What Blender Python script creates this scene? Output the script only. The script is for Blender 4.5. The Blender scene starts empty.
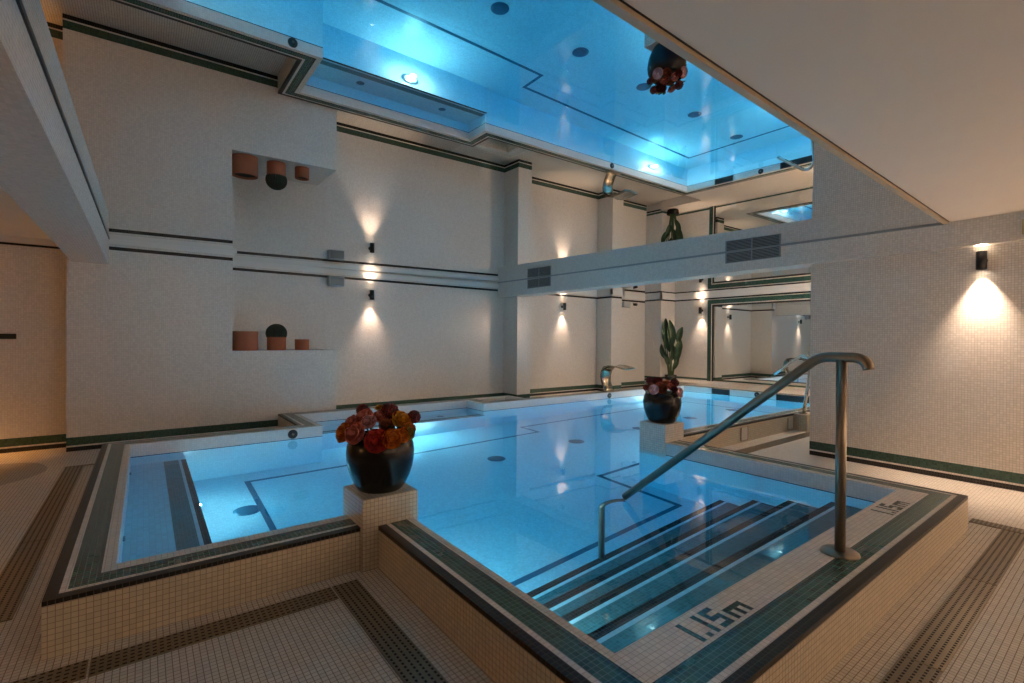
import bpy, bmesh, math, random
from mathutils import Vector, Matrix
PI = math.pi
S = bpy.context.scene
C = S.collection
random.seed(7)

# ------------------------------------------------------------------ materials
def nn(nt, t, **kw):
    n = nt.nodes.new(t)
    for k, v in kw.items():
        setattr(n, k, v)
    return n

def math_node(nt, op, a, b=None, c=None):
    n = nt.nodes.new('ShaderNodeMath'); n.operation = op
    for i, v in enumerate((a, b, c)):
        if v is None: continue
        if isinstance(v, (int, float)): n.inputs[i].default_value = v
        else: nt.links.new(v, n.inputs[i])
    return n.outputs[0]

def mix_col(nt, fac, a, b):
    n = nt.nodes.new('ShaderNodeMix'); n.data_type = 'RGBA'
    if isinstance(fac, (int, float)): n.inputs[0].default_value = fac
    else: nt.links.new(fac, n.inputs[0])
    for i, v in ((6, a), (7, b)):
        if isinstance(v, tuple): n.inputs[i].default_value = (*v, 1)
        else: nt.links.new(v, n.inputs[i])
    return n.outputs[2]

def principled(name):
    m = bpy.data.materials.new(name); m.use_nodes = True
    nt = m.node_tree
    return m, nt, nt.nodes['Principled BSDF']

def plain(name, col, rough=.5, metal=0., noise=0., nscale=20., spec=None, coat=0.):
    m, nt, p = principled(name)
    p.inputs['Roughness'].default_value = rough
    p.inputs['Metallic'].default_value = metal
    if spec is not None: p.inputs['Specular IOR Level'].default_value = spec
    if coat: p.inputs['Coat Weight'].default_value = coat; p.inputs['Coat Roughness'].default_value = .08
    if noise:
        tc = nn(nt, 'ShaderNodeTexCoord'); n = nn(nt, 'ShaderNodeTexNoise')
        n.inputs['Scale'].default_value = nscale
        nt.links.new(tc.outputs['Object'], n.inputs['Vector'])
        a = tuple(max(0, c * (1 - noise)) for c in col); b = tuple(min(1, c * (1 + noise)) for c in col)
        nt.links.new(mix_col(nt, n.outputs['Fac'], a, b), p.inputs['Base Color'])
    else:
        p.inputs['Base Color'].default_value = (*col, 1)
    return m

WHITE = (.74, .70, .64); GREEN = (.035, .088, .066); DGREEN = (.014, .042, .034); BLACK = (.012, .010, .009)

def tile(name, col, grout=(.5, .47, .42), size=.02, rough=.22, var=.08, line=.09, bands=None, axes=(1, 1, 1), grey_patch=False, bump=.25, strength=1.0):
    """mosaic of square tiles; bands = [(z0, z1, colour)] rows of coloured tiles"""
    m, nt, p = principled(name)
    g = nn(nt, 'ShaderNodeNewGeometry')
    sx = nn(nt, 'ShaderNodeSeparateXYZ'); nt.links.new(g.outputs['Position'], sx.inputs[0])
    sn = nn(nt, 'ShaderNodeSeparateXYZ'); nt.links.new(g.outputs['True Normal'], sn.inputs[0])
    tot = None; cells = []
    for i in range(3):
        q = math_node(nt, 'DIVIDE', sx.outputs[i], size)
        q = math_node(nt, 'ADD', q, .013)
        fr = math_node(nt, 'FRACT', q)
        d = math_node(nt, 'ABSOLUTE', math_node(nt, 'SUBTRACT', fr, .5))
        l = math_node(nt, 'GREATER_THAN', d, .5 - line * .5)
        off = math_node(nt, 'LESS_THAN', math_node(nt, 'ABSOLUTE', sn.outputs[i]), .5)
        l = math_node(nt, 'MULTIPLY', l, off)
        tot = l if tot is None else math_node(nt, 'MAXIMUM', tot, l)
        cells.append(math_node(nt, 'MULTIPLY', math_node(nt, 'FLOOR', q), off))
    cv = nn(nt, 'ShaderNodeCombineXYZ')
    for i in range(3): nt.links.new(cells[i], cv.inputs[i])
    wn = nn(nt, 'ShaderNodeTexWhiteNoise'); nt.links.new(cv.outputs[0], wn.inputs['Vector'])
    c = mix_col(nt, wn.outputs['Value'], tuple(max(0, k * (1 - var)) for k in col), tuple(min(1, k * (1 + var)) for k in col))
    gc = mix_col(nt, 0., grout, grout)
    for (z0, z1, bc) in (bands or []):
        f = math_node(nt, 'MULTIPLY', math_node(nt, 'GREATER_THAN', sx.outputs[2], z0), math_node(nt, 'LESS_THAN', sx.outputs[2], z1))
        bcol = mix_col(nt, wn.outputs['Value'], tuple(k * (.75 if bc[1] < .4 else .95) for k in bc), tuple(min(1, k * (1.25 if bc[1] < .4 else 1.05)) for k in bc))
        c = mix_col(nt, f, c, bcol)
        gc = mix_col(nt, f, gc, tuple(k * (.45 if bc[1] < .4 else .72) + .012 for k in bc))
    if grey_patch:   # darker grey patch of floor near the far left wall, an uneven oval
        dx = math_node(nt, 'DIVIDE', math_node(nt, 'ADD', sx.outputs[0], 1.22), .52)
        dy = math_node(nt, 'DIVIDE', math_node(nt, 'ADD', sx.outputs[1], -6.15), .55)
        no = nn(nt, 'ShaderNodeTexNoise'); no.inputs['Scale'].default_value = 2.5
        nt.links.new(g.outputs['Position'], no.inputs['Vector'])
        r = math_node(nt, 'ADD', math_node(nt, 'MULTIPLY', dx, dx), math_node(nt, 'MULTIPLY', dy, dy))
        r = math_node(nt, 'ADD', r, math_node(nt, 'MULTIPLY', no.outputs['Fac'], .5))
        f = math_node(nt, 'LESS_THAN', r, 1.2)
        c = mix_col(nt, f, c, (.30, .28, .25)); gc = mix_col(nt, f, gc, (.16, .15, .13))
    mx = math_node(nt, 'MULTIPLY', tot, strength)
    nt.links.new(mix_col(nt, mx, c, gc), p.inputs['Base Color'])
    p.inputs['Specular IOR Level'].default_value = .5 if max(col) > .02 else .2
    rr = math_node(nt, 'MULTIPLY_ADD', tot, .45, rough)
    nt.links.new(rr, p.inputs['Roughness'])
    if bump:
        b = nn(nt, 'ShaderNodeBump'); b.inputs['Strength'].default_value = bump; b.inputs['Distance'].default_value = .002
        h = math_node(nt, 'SUBTRACT', math_node(nt, 'MULTIPLY', wn.outputs['Value'], .35), tot)
        nt.links.new(h, b.inputs['Height']); nt.links.new(b.outputs[0], p.inputs['Normal'])
    return m

FL = -.225
BASE = [(FL - .01, -.178, BLACK), (-.162, -.075, GREEN)]
M = {}
WT = (.70, .665, .62)
M['wall'] = tile('mosaic_wall', WT, grout=(.52, .49, .45), line=.12, bands=BASE + [(1.962, 2.0, BLACK)])
M['wall_far'] = tile('mosaic_wall_far', WT, grout=(.52, .49, .45), line=.12, bands=BASE + [(1.995, 2.036, BLACK)])
M['wall_right'] = tile('mosaic_wall_right', WT, grout=(.45, .42, .38), line=.14, bands=BASE)
M['wall_deck'] = tile('mosaic_wall_end', WT, grout=(.52, .49, .45), line=.12, bands=[(-.05, -.01, BLACK), (.01, .06, GREEN), (2.03, 2.07, BLACK)])
M['beam'] = tile('mosaic_beam', WT, grout=(.52, .49, .45), line=.12)
M['floor'] = tile('mosaic_floor', (.60, .56, .49), grout=(.24, .20, .16), size=.0222, line=.13, rough=.32, grey_patch=True)
M['deck'] = tile('mosaic_deck', (.70, .64, .56), grout=(.40, .36, .31), size=.0222, line=.1, rough=.35)
M['curb_side'] = tile('mosaic_curb_side', (.60, .53, .41), grout=(.30, .25, .18), size=.0222, line=.11, rough=.28)
M['white'] = tile('mosaic_white', (.72, .67, .60), grout=(.36, .32, .28), size=.0222, line=.1)
M['green'] = tile('mosaic_green', GREEN, grout=(.10, .17, .14), size=.0222, line=.09, var=.3, rough=.16)
M['dgreen'] = tile('mosaic_dark_green', DGREEN, grout=(.06, .10, .08), size=.0222, line=.09, var=.3, rough=.16)
M['black'] = tile('mosaic_black', BLACK, grout=(.09, .085, .075), size=.0222, line=.1, var=.4, rough=.34)
M['pool'] = tile('mosaic_pool', (.60, .79, .83), grout=(.48, .62, .66), line=.07, bands=[(-.116, .1, (.72, .71, .69)), (-.128, -.116, (.012, .03, .05))], bump=0)
M['pool_white'] = tile('mosaic_pool_white', (.46, .72, .80), grout=(.36, .54, .60), size=.03, line=.07, bump=0)
M['pool_green'] = tile('mosaic_pool_green', (.055, .17, .19), grout=(.12, .22, .24), line=.08, var=.2, bump=0)
M['pool_black'] = tile('mosaic_pool_black', (.012, .014, .016), grout=(.08, .09, .10), line=.1, var=.4, bump=0)
M['pool_line'] = plain('pool_line_tile', (.03, .13, .20), .3)
M['ceiling'] = plain('matte_ceiling', (.76, .70, .62), .8, noise=.03, nscale=3)
M['frame_green'] = tile('mosaic_frame_green', (.020, .070, .055), grout=(.07, .13, .11), size=.0222, line=.09, var=.3, rough=.16)
M['trim'] = plain('white_trim', (.74, .72, .68), .35)
M['bronze'] = plain('bronze_trim', (.52, .42, .30), .45, .2)
M['dark'] = plain('black_metal', (.012, .012, .012), .42, .2)
M['rubber'] = plain('dark_fitting', (.03, .035, .04), .45)
M['steel'] = plain('brushed_steel', (.27, .235, .19), .33, 1., noise=.06, nscale=60)
M['spout'] = plain('waterfall_steel', (.42, .37, .29), .16, 1.)
M['steel_bright'] = plain('polished_steel', (.74, .71, .66), .1, 1.)
M['grate'] = plain('drain_plastic', (.22, .175, .115), .28, .55, noise=.2, nscale=14)
M['grate_hole'] = plain('drain_hole', (.008, .007, .006), .8)
M['vent'] = plain('vent_metal', (.30, .32, .33), .5, .3)
M['vent_dark'] = plain('vent_cavity', (.02, .02, .022), .8)
M['speaker'] = plain('speaker_plastic', (.42, .44, .45), .5)
M['speaker_grille'] = plain('speaker_grille', (.16, .18, .19), .6)
M['terracotta'] = plain('terracotta', (.34, .10, .045), .75, noise=.2, nscale=8)
M['cactus'] = plain('cactus', (.018, .024, .014), .8, noise=.4, nscale=30)
M['vase'] = plain('dark_glaze', (.007, .007, .006), .24, 0., noise=.35, nscale=5, spec=.35)
M['leaf'] = plain('leaf', (.018, .05, .018), .4, noise=.35, nscale=9)
M['stem'] = plain('stem', (.05, .09, .03), .5)
M['soil'] = plain('soil', (.03, .02, .014), .9)
M['box'] = plain('box_plastic', (.42, .34, .18), .5)
M['panel'] = plain('panel_white', (.62, .59, .54), .5)

def mirror_mat(name, col=(.86, .88, .88), rough=.0):
    m, nt, p = principled(name)
    p.inputs['Base Color'].default_value = (*col, 1)
    p.inputs['Metallic'].default_value = 1.; p.inputs['Roughness'].default_value = rough
    return m
M['mirror'] = mirror_mat('stretch_mirror')
M['glass_mirror'] = mirror_mat('silvered_glass', (.82, .85, .84))

def water_mat():
    m = bpy.data.materials.new('pool_water'); m.use_nodes = True
    nt = m.node_tree; nt.nodes.clear()
    o = nn(nt, 'ShaderNodeOutputMaterial'); gl = nn(nt, 'ShaderNodeBsdfGlass')
    gl.inputs['IOR'].default_value = 1.333; gl.inputs['Roughness'].default_value = 0.
    gl.inputs['Color'].default_value = (1, 1, 1, 1)
    tc = nn(nt, 'ShaderNodeTexCoord'); n = nn(nt, 'ShaderNodeTexNoise')
    n.inputs['Scale'].default_value = 2.6; n.inputs['Detail'].default_value = 3.
    b = nn(nt, 'ShaderNodeBump'); b.inputs['Strength'].default_value = .05; b.inputs['Distance'].default_value = .01
    nt.links.new(tc.outputs['Object'], n.inputs['Vector']); nt.links.new(n.outputs['Fac'], b.inputs['Height'])
    nt.links.new(b.outputs[0], gl.inputs['Normal']); nt.links.new(gl.outputs[0], o.inputs[0])
    va = nn(nt, 'ShaderNodeVolumeAbsorption'); va.inputs['Color'].default_value = (.05, .785, .985, 1); va.inputs['Density'].default_value = .72
    nt.links.new(va.outputs[0], o.inputs['Volume'])
    return m
M['water'] = water_mat()

def emis(name, col, s):
    m = bpy.data.materials.new(name); m.use_nodes = True
    p = m.node_tree.nodes['Principled BSDF']
    p.inputs['Base Color'].default_value = (*col, 1)
    p.inputs['Emission Color'].default_value = (*col, 1); p.inputs['Emission Strength'].default_value = s
    return m
M['lens_warm'] = emis('lamp_lens', (1., .78, .55), 12.)
M['lens_cool'] = emis('pool_lamp_lens', (.45, .85, 1.), 1.5)

def petal_mat(name, a, b):
    m, nt, p = principled(name)
    tc = nn(nt, 'ShaderNodeTexCoord'); n = nn(nt, 'ShaderNodeTexNoise'); n.inputs['Scale'].default_value = 35.
    nt.links.new(tc.outputs['Object'], n.inputs['Vector'])
    g = nn(nt, 'ShaderNodeNewGeometry')
    f = math_node(nt, 'ADD', math_node(nt, 'MULTIPLY', g.outputs['Random Per Island'], 1.0), math_node(nt, 'MULTIPLY_ADD', n.outputs['Fac'], .5, -.25))
    cc = mix_col(nt, f, tuple(k * .62 for k in a), tuple(min(1, k * 1.45) for k in b))
    nt.links.new(cc, p.inputs['Base Color'])
    p.inputs['Roughness'].default_value = .6
    return m
M['p_orange'] = petal_mat('petal_orange', (.62, .12, .015), (.85, .25, .03))
M['p_red'] = petal_mat('petal_red', (.42, .03, .03), (.62, .07, .05))
M['p_rose'] = petal_mat('petal_rose', (.62, .13, .10), (.80, .27, .20))
M['p_wine'] = petal_mat('petal_wine', (.10, .012, .016), (.18, .022, .024))
M['p_amber'] = petal_mat('petal_amber', (.66, .22, .015), (.75, .35, .03))
M['p_pink'] = petal_mat('petal_pink', (.62, .30, .34), (.78, .45, .45))
M['p_brown'] = petal_mat('petal_brown', (.22, .06, .03), (.34, .11, .05))
M['p_olive'] = petal_mat('petal_olive', (.30, .24, .05), (.40, .32, .08))

# ------------------------------------------------------------------ mesh helpers
def newbm(): return bmesh.new()

def quad(bm, pts, mi=0):
    f = bm.faces.new([bm.verts.new(p) for p in pts]); f.material_index = mi; return f

def box(bm, x0, x1, y0, y1, z0, z1, mi=0, skip=''):
    v = [bm.verts.new((x, y, z)) for z in (z0, z1) for y in (y0, y1) for x in (x0, x1)]
    F = {'b': (0, 2, 3, 1), 't': (4, 5, 7, 6), 'f': (0, 1, 5, 4), 'k': (2, 6, 7, 3), 'l': (0, 4, 6, 2), 'r': (1, 3, 7, 5)}
    for k, ix in F.items():
        if k in skip: continue
        f = bm.faces.new([v[i] for i in ix]); f.material_index = mi

def tube(bm, pts, r, n=16, mi=0, cap=True, rads=None):
    pts = [Vector(p) for p in pts]; rings = []
    prev = None
    for i, p in enumerate(pts):
        a = pts[max(i - 1, 0)]; b = pts[min(i + 1, len(pts) - 1)]
        t = (b - a).normalized()
        if prev is None:
            u = t.orthogonal().normalized()
        else:
            u = (prev - t * prev.dot(t)).normalized()
        prev = u; w = t.cross(u)
        rr = rads[i] if rads else r
        rings.append([bm.verts.new(p + (u * math.cos(2 * PI * k / n) + w * math.sin(2 * PI * k / n)) * rr) for k in range(n)])
    for i in range(len(rings) - 1):
        for k in range(n):
            f = bm.faces.new((rings[i][k], rings[i][(k + 1) % n], rings[i + 1][(k + 1) % n], rings[i + 1][k])); f.material_index = mi; f.smooth = True
    if cap:
        f = bm.faces.new(rings[0][::-1]); f.material_index = mi
        f = bm.faces.new(rings[-1]); f.material_index = mi

def lathe(bm, prof, cx, cy, n=40, mi=0, mats=None):
    rings = []
    for r, z in prof:
        if r < 1e-5: rings.append([bm.verts.new((cx, cy, z))] * n)
        else: rings.append([bm.verts.new((cx + r * math.cos(2 * PI * k / n), cy + r * math.sin(2 * PI * k / n), z)) for k in range(n)])
    for i in range(len(rings) - 1):
        for k in range(n):
            vs = [rings[i][k], rings[i][(k + 1) % n], rings[i + 1][(k + 1) % n], rings[i + 1][k]]
            vs = [v for j, v in enumerate(vs) if v not in vs[:j]]
            if len(vs) > 2:
                f = bm.faces.new(vs); f.smooth = True; f.material_index = (mats[i] if mats else mi)

def disc_dir(bm, c, d, r, h, n=28, mi=0, ring=None):
    """short cylinder of radius r starting at c along direction d"""
    d = Vector(d).normalized(); c = Vector(c)
    tube(bm, [c, c + d * h], r, n, mi)

def obj(name, bm, mats, parent=None, loc=None, bevel=0, up=False):
    me = bpy.data.meshes.new(name)
    if not up: bmesh.ops.recalc_face_normals(bm, faces=bm.faces[:])
    if loc is not None: bmesh.ops.translate(bm, verts=bm.verts[:], vec=-Vector(loc))
    bm.to_mesh(me); bm.free()
    for m in (mats if isinstance(mats, (list, tuple)) else [mats]): me.materials.append(m)
    o = bpy.data.objects.new(name, me); C.objects.link(o)
    if loc is not None: o.location = loc
    if parent is not None:
        o.parent = parent
        if loc is None: o.matrix_parent_inverse = Matrix.Translation(-PLOC(parent))
        else: o.location = Vector(loc) - PLOC(parent)
    if bevel:
        b = o.modifiers.new('bevel', 'BEVEL'); b.width = bevel; b.segments = 2; b.limit_method = 'ANGLE'
    return o

def PLOC(o):
    v = Vector(o.location)
    while o.parent is not None:
        o = o.parent; v = v + Vector(o.location)
    return v

def tag(o, label, cat, group=None, kind=None):
    o['label'] = label; o['category'] = cat
    if group: o['group'] = group
    if kind: o['kind'] = kind
    return o

def thing(name, label, cat, loc, group=None, rz=0):
    o = bpy.data.objects.new(name, None); C.objects.link(o)
    o.empty_display_size = .1; o.location = loc; o.rotation_euler = (0, 0, rz)
    return tag(o, label, cat, group)

def part(name, bm, mats, root, bevel=0):
    """bm is in the thing's own coordinates"""
    me = bpy.data.meshes.new(name)
    bmesh.ops.recalc_face_normals(bm, faces=bm.faces[:])
    bm.to_mesh(me); bm.free()
    for m in (mats if isinstance(mats, (list, tuple)) else [mats]): me.materials.append(m)
    o = bpy.data.objects.new(name, me); C.objects.link(o); o.parent = root
    if bevel:
        b = o.modifiers.new('bevel', 'BEVEL'); b.width = bevel; b.segments = 2; b.limit_method = 'ANGLE'
    return o

def copy_tree(o, parent=None):
    c = o.copy(); C.objects.link(c); c.parent = parent
    for ch in list(o.children): copy_tree(ch, c)
    return c

def struct(name, bm, mats, label=None):
    o = obj(name, bm, mats); o['kind'] = 'structure'
    if label: o['label'] = label; o['category'] = name.split('_')[0]
    return o

# ------------------------------------------------------------------ dimensions
ZM = 2.105         # mirrored ceiling
ZF = 2.15          # mirrored ceiling beyond the beam
WY = -.12          # water
PB = -1.27         # pool floor
INN = [(1.2, 1.026), (4.06, 1.026), (4.06, 3.165), (9.56, 3.165), (9.56, 6.25), (4.2, 6.25), (4.2, 6.73), (1.63, 6.73), (1.63, 5.72), (-.095, 5.72), (-.095, 2.75), (1.2, 2.75)]
OUT = [(1.0, .709), (4.283, .709), (4.283, 2.97), (9.78, 2.97), (9.78, 6.47), (4.42, 6.47), (4.42, 6.945), (1.41, 6.945), (1.41, 5.93), (-.305, 5.93), (-.305, 2.518), (1.0, 2.518)]

def inset(poly, d):
    n = len(poly); r = []
    for i in range(n):
        (ax, ay), (bx, by), (cx, cy) = poly[i - 1], poly[i], poly[(i + 1) % n]
        def nrm(p, q):
            dx, dy = q[0] - p[0], q[1] - p[1]; l = math.hypot(dx, dy); return (-dy / l, dx / l)
        n1 = nrm((ax, ay), (bx, by)); n2 = nrm((bx, by), (cx, cy))
        r.append((bx + (n1[0] + n2[0]) * d, by + (n1[1] + n2[1]) * d))
    return r

# ------------------------------------------------------------------ the setting
X0, X1, Y0 = -4.6, 11.2, -4.2
def inside(px, py, P=None):
    P = P or OUT
    c = False; n = len(P)
    for i in range(n):
        (ax, ay), (bx, by) = P[i], P[(i + 1) % n]
        if (ay > py) != (by > py) and px < (bx - ax) * (py - ay) / (by - ay) + ax: c = not c
    return c
def cells(bm, P, z):
    """flat surface filling an axis-aligned outline"""
    ex = sorted({p[0] for p in P}); ey = sorted({p[1] for p in P})
    for i in range(len(ex) - 1):
        for j in range(len(ey) - 1):
            if inside((ex[i] + ex[i + 1]) / 2, (ey[j] + ey[j + 1]) / 2, P):
                quad(bm, [(ex[i], ey[j], z), (ex[i + 1], ey[j], z), (ex[i + 1], ey[j + 1], z), (ex[i], ey[j + 1], z)])
    bmesh.ops.remove_doubles(bm, verts=bm.verts[:], dist=1e-4)
xs = sorted({X0, 12.} | {p[0] for p in OUT} | {9.6, 4.53})
ys = sorted({Y0, 8.8} | {p[1] for p in OUT})
bm = newbm()
for i in range(len(xs) - 1):
    for j in range(len(ys) - 1):
        if not inside((xs[i] + xs[i + 1]) / 2, (ys[j] + ys[j + 1]) / 2):
            quad(bm, [(xs[i], ys[j], FL), (xs[i + 1], ys[j], FL), (xs[i + 1], ys[j + 1], FL), (xs[i], ys[j + 1], FL)], 1 if xs[i] > 4.5 else 0)
bmesh.ops.remove_doubles(bm, verts=bm.verts[:], dist=1e-4)
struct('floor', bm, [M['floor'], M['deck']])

bm = newbm(); box(bm, 9.785, 11.2, 2.22, 6.468, FL + .001, -.012, 0); box(bm, 10.5, 11.2, 6.468, 7.62, FL + .001, -.012, 0)
struct('trim_1', bm, M['deck']).name = 'floor_deck'

# walls
bm = newbm(); box(bm, X0, -.655, 7.25, 7.6, FL, ZM + .2); struct('wall_left', bm, M['wall'])
# stepped tiled block with the niche, and the long wall behind the pool
bm = newbm()
box(bm, -.655, .883, 6.95, 7.9, FL, ZM + .02)
o = struct('wall_niche', bm, M['wall'])
bm = newbm(); box(bm, .883, 2.165, 6.95, 7.9, FL, .835); struct('wall_ledge', bm, M['wall'])
bm = newbm(); box(bm, -.655, 5.9, 7.9, 8.3, FL, ZM + .1); struct('wall_back', bm, M['wall'])
bm = newbm(); box(bm, 5.78, 6.11, 7.44, 8.3, FL, ZF); struct('wall_pillar', bm, M['wall_far'])
bm = newbm(); box(bm, 5.9, 8.9, 8.12, 8.4, FL, ZF + .1); struct('wall_back.001', bm, M['wall_far']).name = 'wall_rear'
bm = newbm(); box(bm, 8.75, 9.12, 7.66, 8.4, FL, ZF + .05); struct('wall_pier', bm, M['wall_far'])
bm = newbm(); box(bm, 8.9, 10.9, 8.12, 8.4, FL, ZF + .1); struct('wall_corner', bm, M['wall_far'])
bm = newbm(); box(bm, 10.6, 11.4, 7.62, 8.4, FL, ZF + .1); struct('wall_step', bm, M['wall_deck'])
bm = newbm(); box(bm, 11.2, 11.5, 1.9, 7.7, FL, ZF + .1); struct('wall_end', bm, M['wall_deck'])
bm = newbm(); box(bm, 5.74, 11.4, -4.4, 2.22, FL, 2.4); struct('wall_right', bm, M['wall_right'])
bm = newbm(); box(bm, X0 - .3, 5.7, -4.5, Y0, FL, 2.4); struct('wall_front', bm, M['wall_right'])
bm = newbm(); box(bm, X0 - .3, X0, -4.5, 7.5, FL, 2.4); struct('wall_side', bm, M['wall_right'])
# beams
bm = newbm(); box(bm, 5.64, 5.95, -4.2, 7.9, 1.83, 2.3); struct('ceiling_beam_right', bm, M['beam'])
bm = newbm(); box(bm, -.61, -.31, -4.2, 6.95, 1.80, 2.3); struct('ceiling_beam_left', bm, M['beam'])
# ceilings

bm = newbm(); box(bm, X0, -.61, -4.2, 7.25, 2.05, 2.2); struct('ceiling_left', bm, M['ceiling'])
def zfilm(x, y):   # the stretched film slopes gently down towards its front edge
    return 2.094 + .007 * x - .012 * (7.9 - y)
def yfilm(x): return .985 + .022 * x
bm = newbm(); NX, NY = 30, 34
gv = [[bm.verts.new((-.31 + 5.95 * i / NX, yfilm(-.31 + 5.95 * i / NX) + (7.9 - yfilm(-.31 + 5.95 * i / NX)) * j / NY, 0)) for j in range(NY + 1)] for i in range(NX + 1)]
for r in gv:
    for v in r: v.co.z = zfilm(v.co.x, v.co.y)
for i in range(NX):
    for j in range(NY):
        bm.faces.new((gv[i][j], gv[i][j + 1], gv[i + 1][j + 1], gv[i + 1][j])).smooth = True
struct('ceiling_mirror', bm, M['mirror'])
bm = newbm(); box(bm, 5.95, 11.2, 2.19, 8.12, ZF, ZF + .1); struct('ceiling_mirror_far', bm, M['mirror'])
# trims
bm = newbm(); a, b = -.31, 5.64
def slab(bm, xa, xb, ya, yb, za, zb, h, mi=0):
    """straight bar between two ends whose front edges (y) and heights (z) differ"""
    P = [[(x, y + o, z + k) for (o, k) in ((0, 0), (yb, 0), (yb, h), (0, h))] for (x, y, z) in ((xa, ya[0], za), (xb, ya[1], zb))]
    V = [[bm.verts.new(q) for q in r] for r in P]
    for k in range(4):
        bm.faces.new((V[0][k], V[0][(k + 1) % 4], V[1][(k + 1) % 4], V[1][k])).material_index = mi
    bm.faces.new(V[0][::-1]); bm.faces.new(V[1])
za, zb = zfilm(a, yfilm(a)), zfilm(b, yfilm(b)); ye = (yfilm(a), yfilm(b))
slab(bm, a, b, (ye[0] - .03, ye[1] - .03), .032, za - .008, zb - .008, .1)
slab(bm, a, b, (ye[0] - .042, ye[1] - .042), .012, za + .010, zb + .010, .08, 1)
struct('trim_1', bm, [M['bronze'], M['dark']])
bm = newbm(); slab(bm, a, b, (-4.2, -4.2), 0, za + .006, zb + .006, .1)
bm.free(); bm = newbm()
V = [[bm.verts.new((x, y, z + h)) for (x, y, z) in ((a, -4.2, za + .006), (b, -4.2, zb + .006), (b, ye[1] - .042, zb + .006), (a, ye[0] - .042, za + .006))] for h in (0, .1)]
bm.faces.new(V[0]); bm.faces.new(V[1])
for k in range(4): bm.faces.new((V[0][k], V[0][(k + 1) % 4], V[1][(k + 1) % 4], V[1][k]))
struct('ceiling', bm, M['ceiling'])
bm = newbm()
for (a, b, y, z) in ((-.31, .883, 6.95, ZM), (.883, 5.64, 7.9, ZM)):
    box(bm, a, b, y - .022, y, z - .075, z - .045); box(bm, a, b, y - .04, y, z - .045, z)
box(bm, .883 - .0, .883 + .04, 6.91, 7.9, ZM - .045, ZM)
struct('trim_2', bm, M['trim'])
bm = newbm()
z = ZF
for (x0, x1, y0, y1) in ((6.11, 8.75, 8.08, 8.12), (5.95, 6.15, 7.40, 7.44), (6.11, 6.15, 7.4, 8.12), (8.71, 9.16, 7.62, 7.66), (8.71, 8.75, 7.62, 8.12), (9.12, 9.16, 7.62, 8.12), (9.12, 10.6, 8.08, 8.12), (10.56, 10.6, 7.58, 8.12), (10.56, 11.2, 7.58, 7.62), (11.15, 11.2, 2.19, 7.62)):
    box(bm, x0, x1, y0, y1, z - .085, z)
struct('trim_3', bm, M['trim'])
bm = newbm(); box(bm, X0, -.66, 7.21, 7.25, 1.985, 2.05); struct('trim_4', bm, M['trim'])

bm = newbm()
for x, TN in ((-.31, 'trim_5'), (5.64, 'trim_6')):
    k = 1 if x < 0 else -1; bm = newbm()
    P = [[(x + o, y, zfilm(x, y) + h) for (o, h) in ((0, -.012), (k * .008, -.012), (k * .008, .01), (0, .01))] for y in (yfilm(x), 6.95 if x < 0 else 7.9)]
    V = [[bm.verts.new(q) for q in r] for r in P]
    for i in range(4): bm.faces.new((V[0][i], V[0][(i + 1) % 4], V[1][(i + 1) % 4], V[1][i]))
    struct(TN, bm, M['dark'] if x < 0 else M['vent'])
# ------------------------------------------------------------------ pool
pool = thing('swimming_pool', 'raised tiled indoor pool of clear blue water, rim banded in black and green mosaic', 'swimming pool', (2.5, 4., FL))
bm = newbm()
n = len(INN)
for i in range(n):
    a, b = INN[i], INN[(i + 1) % n]
    quad(bm, [(*a, PB), (*b, PB), (*b, -.004), (*a, -.004)])
cells(bm, INN, PB)
obj('basin', bm, M['pool'], pool)
# rim: coloured rows follow the outline, then white tile to the inner edge
levels = [OUT] + [inset(OUT, d) for d in (.043, .067, .143, .163)] + [INN]
bm = newbm()
for k in range(5):
    A, B = levels[k], levels[k + 1]
    for i in range(n):
        j = (i + 1) % n
        quad(bm, [(*A[i], 0), (*A[j], 0), (*B[j], 0), (*B[i], 0)], (0, 1, 2, 3, 1)[k])
for i in range(n):
    a, b = OUT[i], OUT[(i + 1) % n]
    quad(bm, [(*a, FL), (*b, FL), (*b, -.02), (*a, -.02)], 4)
    quad(bm, [(*a, -.02), (*b, -.02), (*b, 0), (*a, 0)], 0)
    a, b = INN[i], INN[(i + 1) % n]
    quad(bm, [(*a, -.004), (*b, -.004), (*b, 0), (*a, 0)], 1)
# raised surround of the open gully beside the pillar
box(bm, 4.421, 5.2, 6.80, 6.945, FL, 0, 1); box(bm, 5.02, 5.2, 6.471, 6.80, FL, 0, 1)
obj('curb', bm, [M['black'], M['white'], M['green'], M['dgreen'], M['curb_side']], pool)
# water
bm = newbm(); WO = inset(INN, -.002); cells(bm, WO, WY)
for f in list(bm.faces): f.normal_update()
wb = newbm(); cells(wb, WO, PB - .01)
for f in wb.faces: quad(bm, [v.co.copy() for v in reversed(f.verts)])
wb.free()
for i in range(n):
    a, b = WO[i], WO[(i + 1) % n]
    quad(bm, [(*a, PB - .01), (*b, PB - .01), (*b, WY), (*a, WY)])
ex = sorted({p[0] for p in WO}); ey = sorted({p[1] for p in WO})
bmesh.ops.remove_doubles(bm, verts=bm.verts[:], dist=1e-4)
obj('water', bm, M['water'], pool, up=True)
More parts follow.
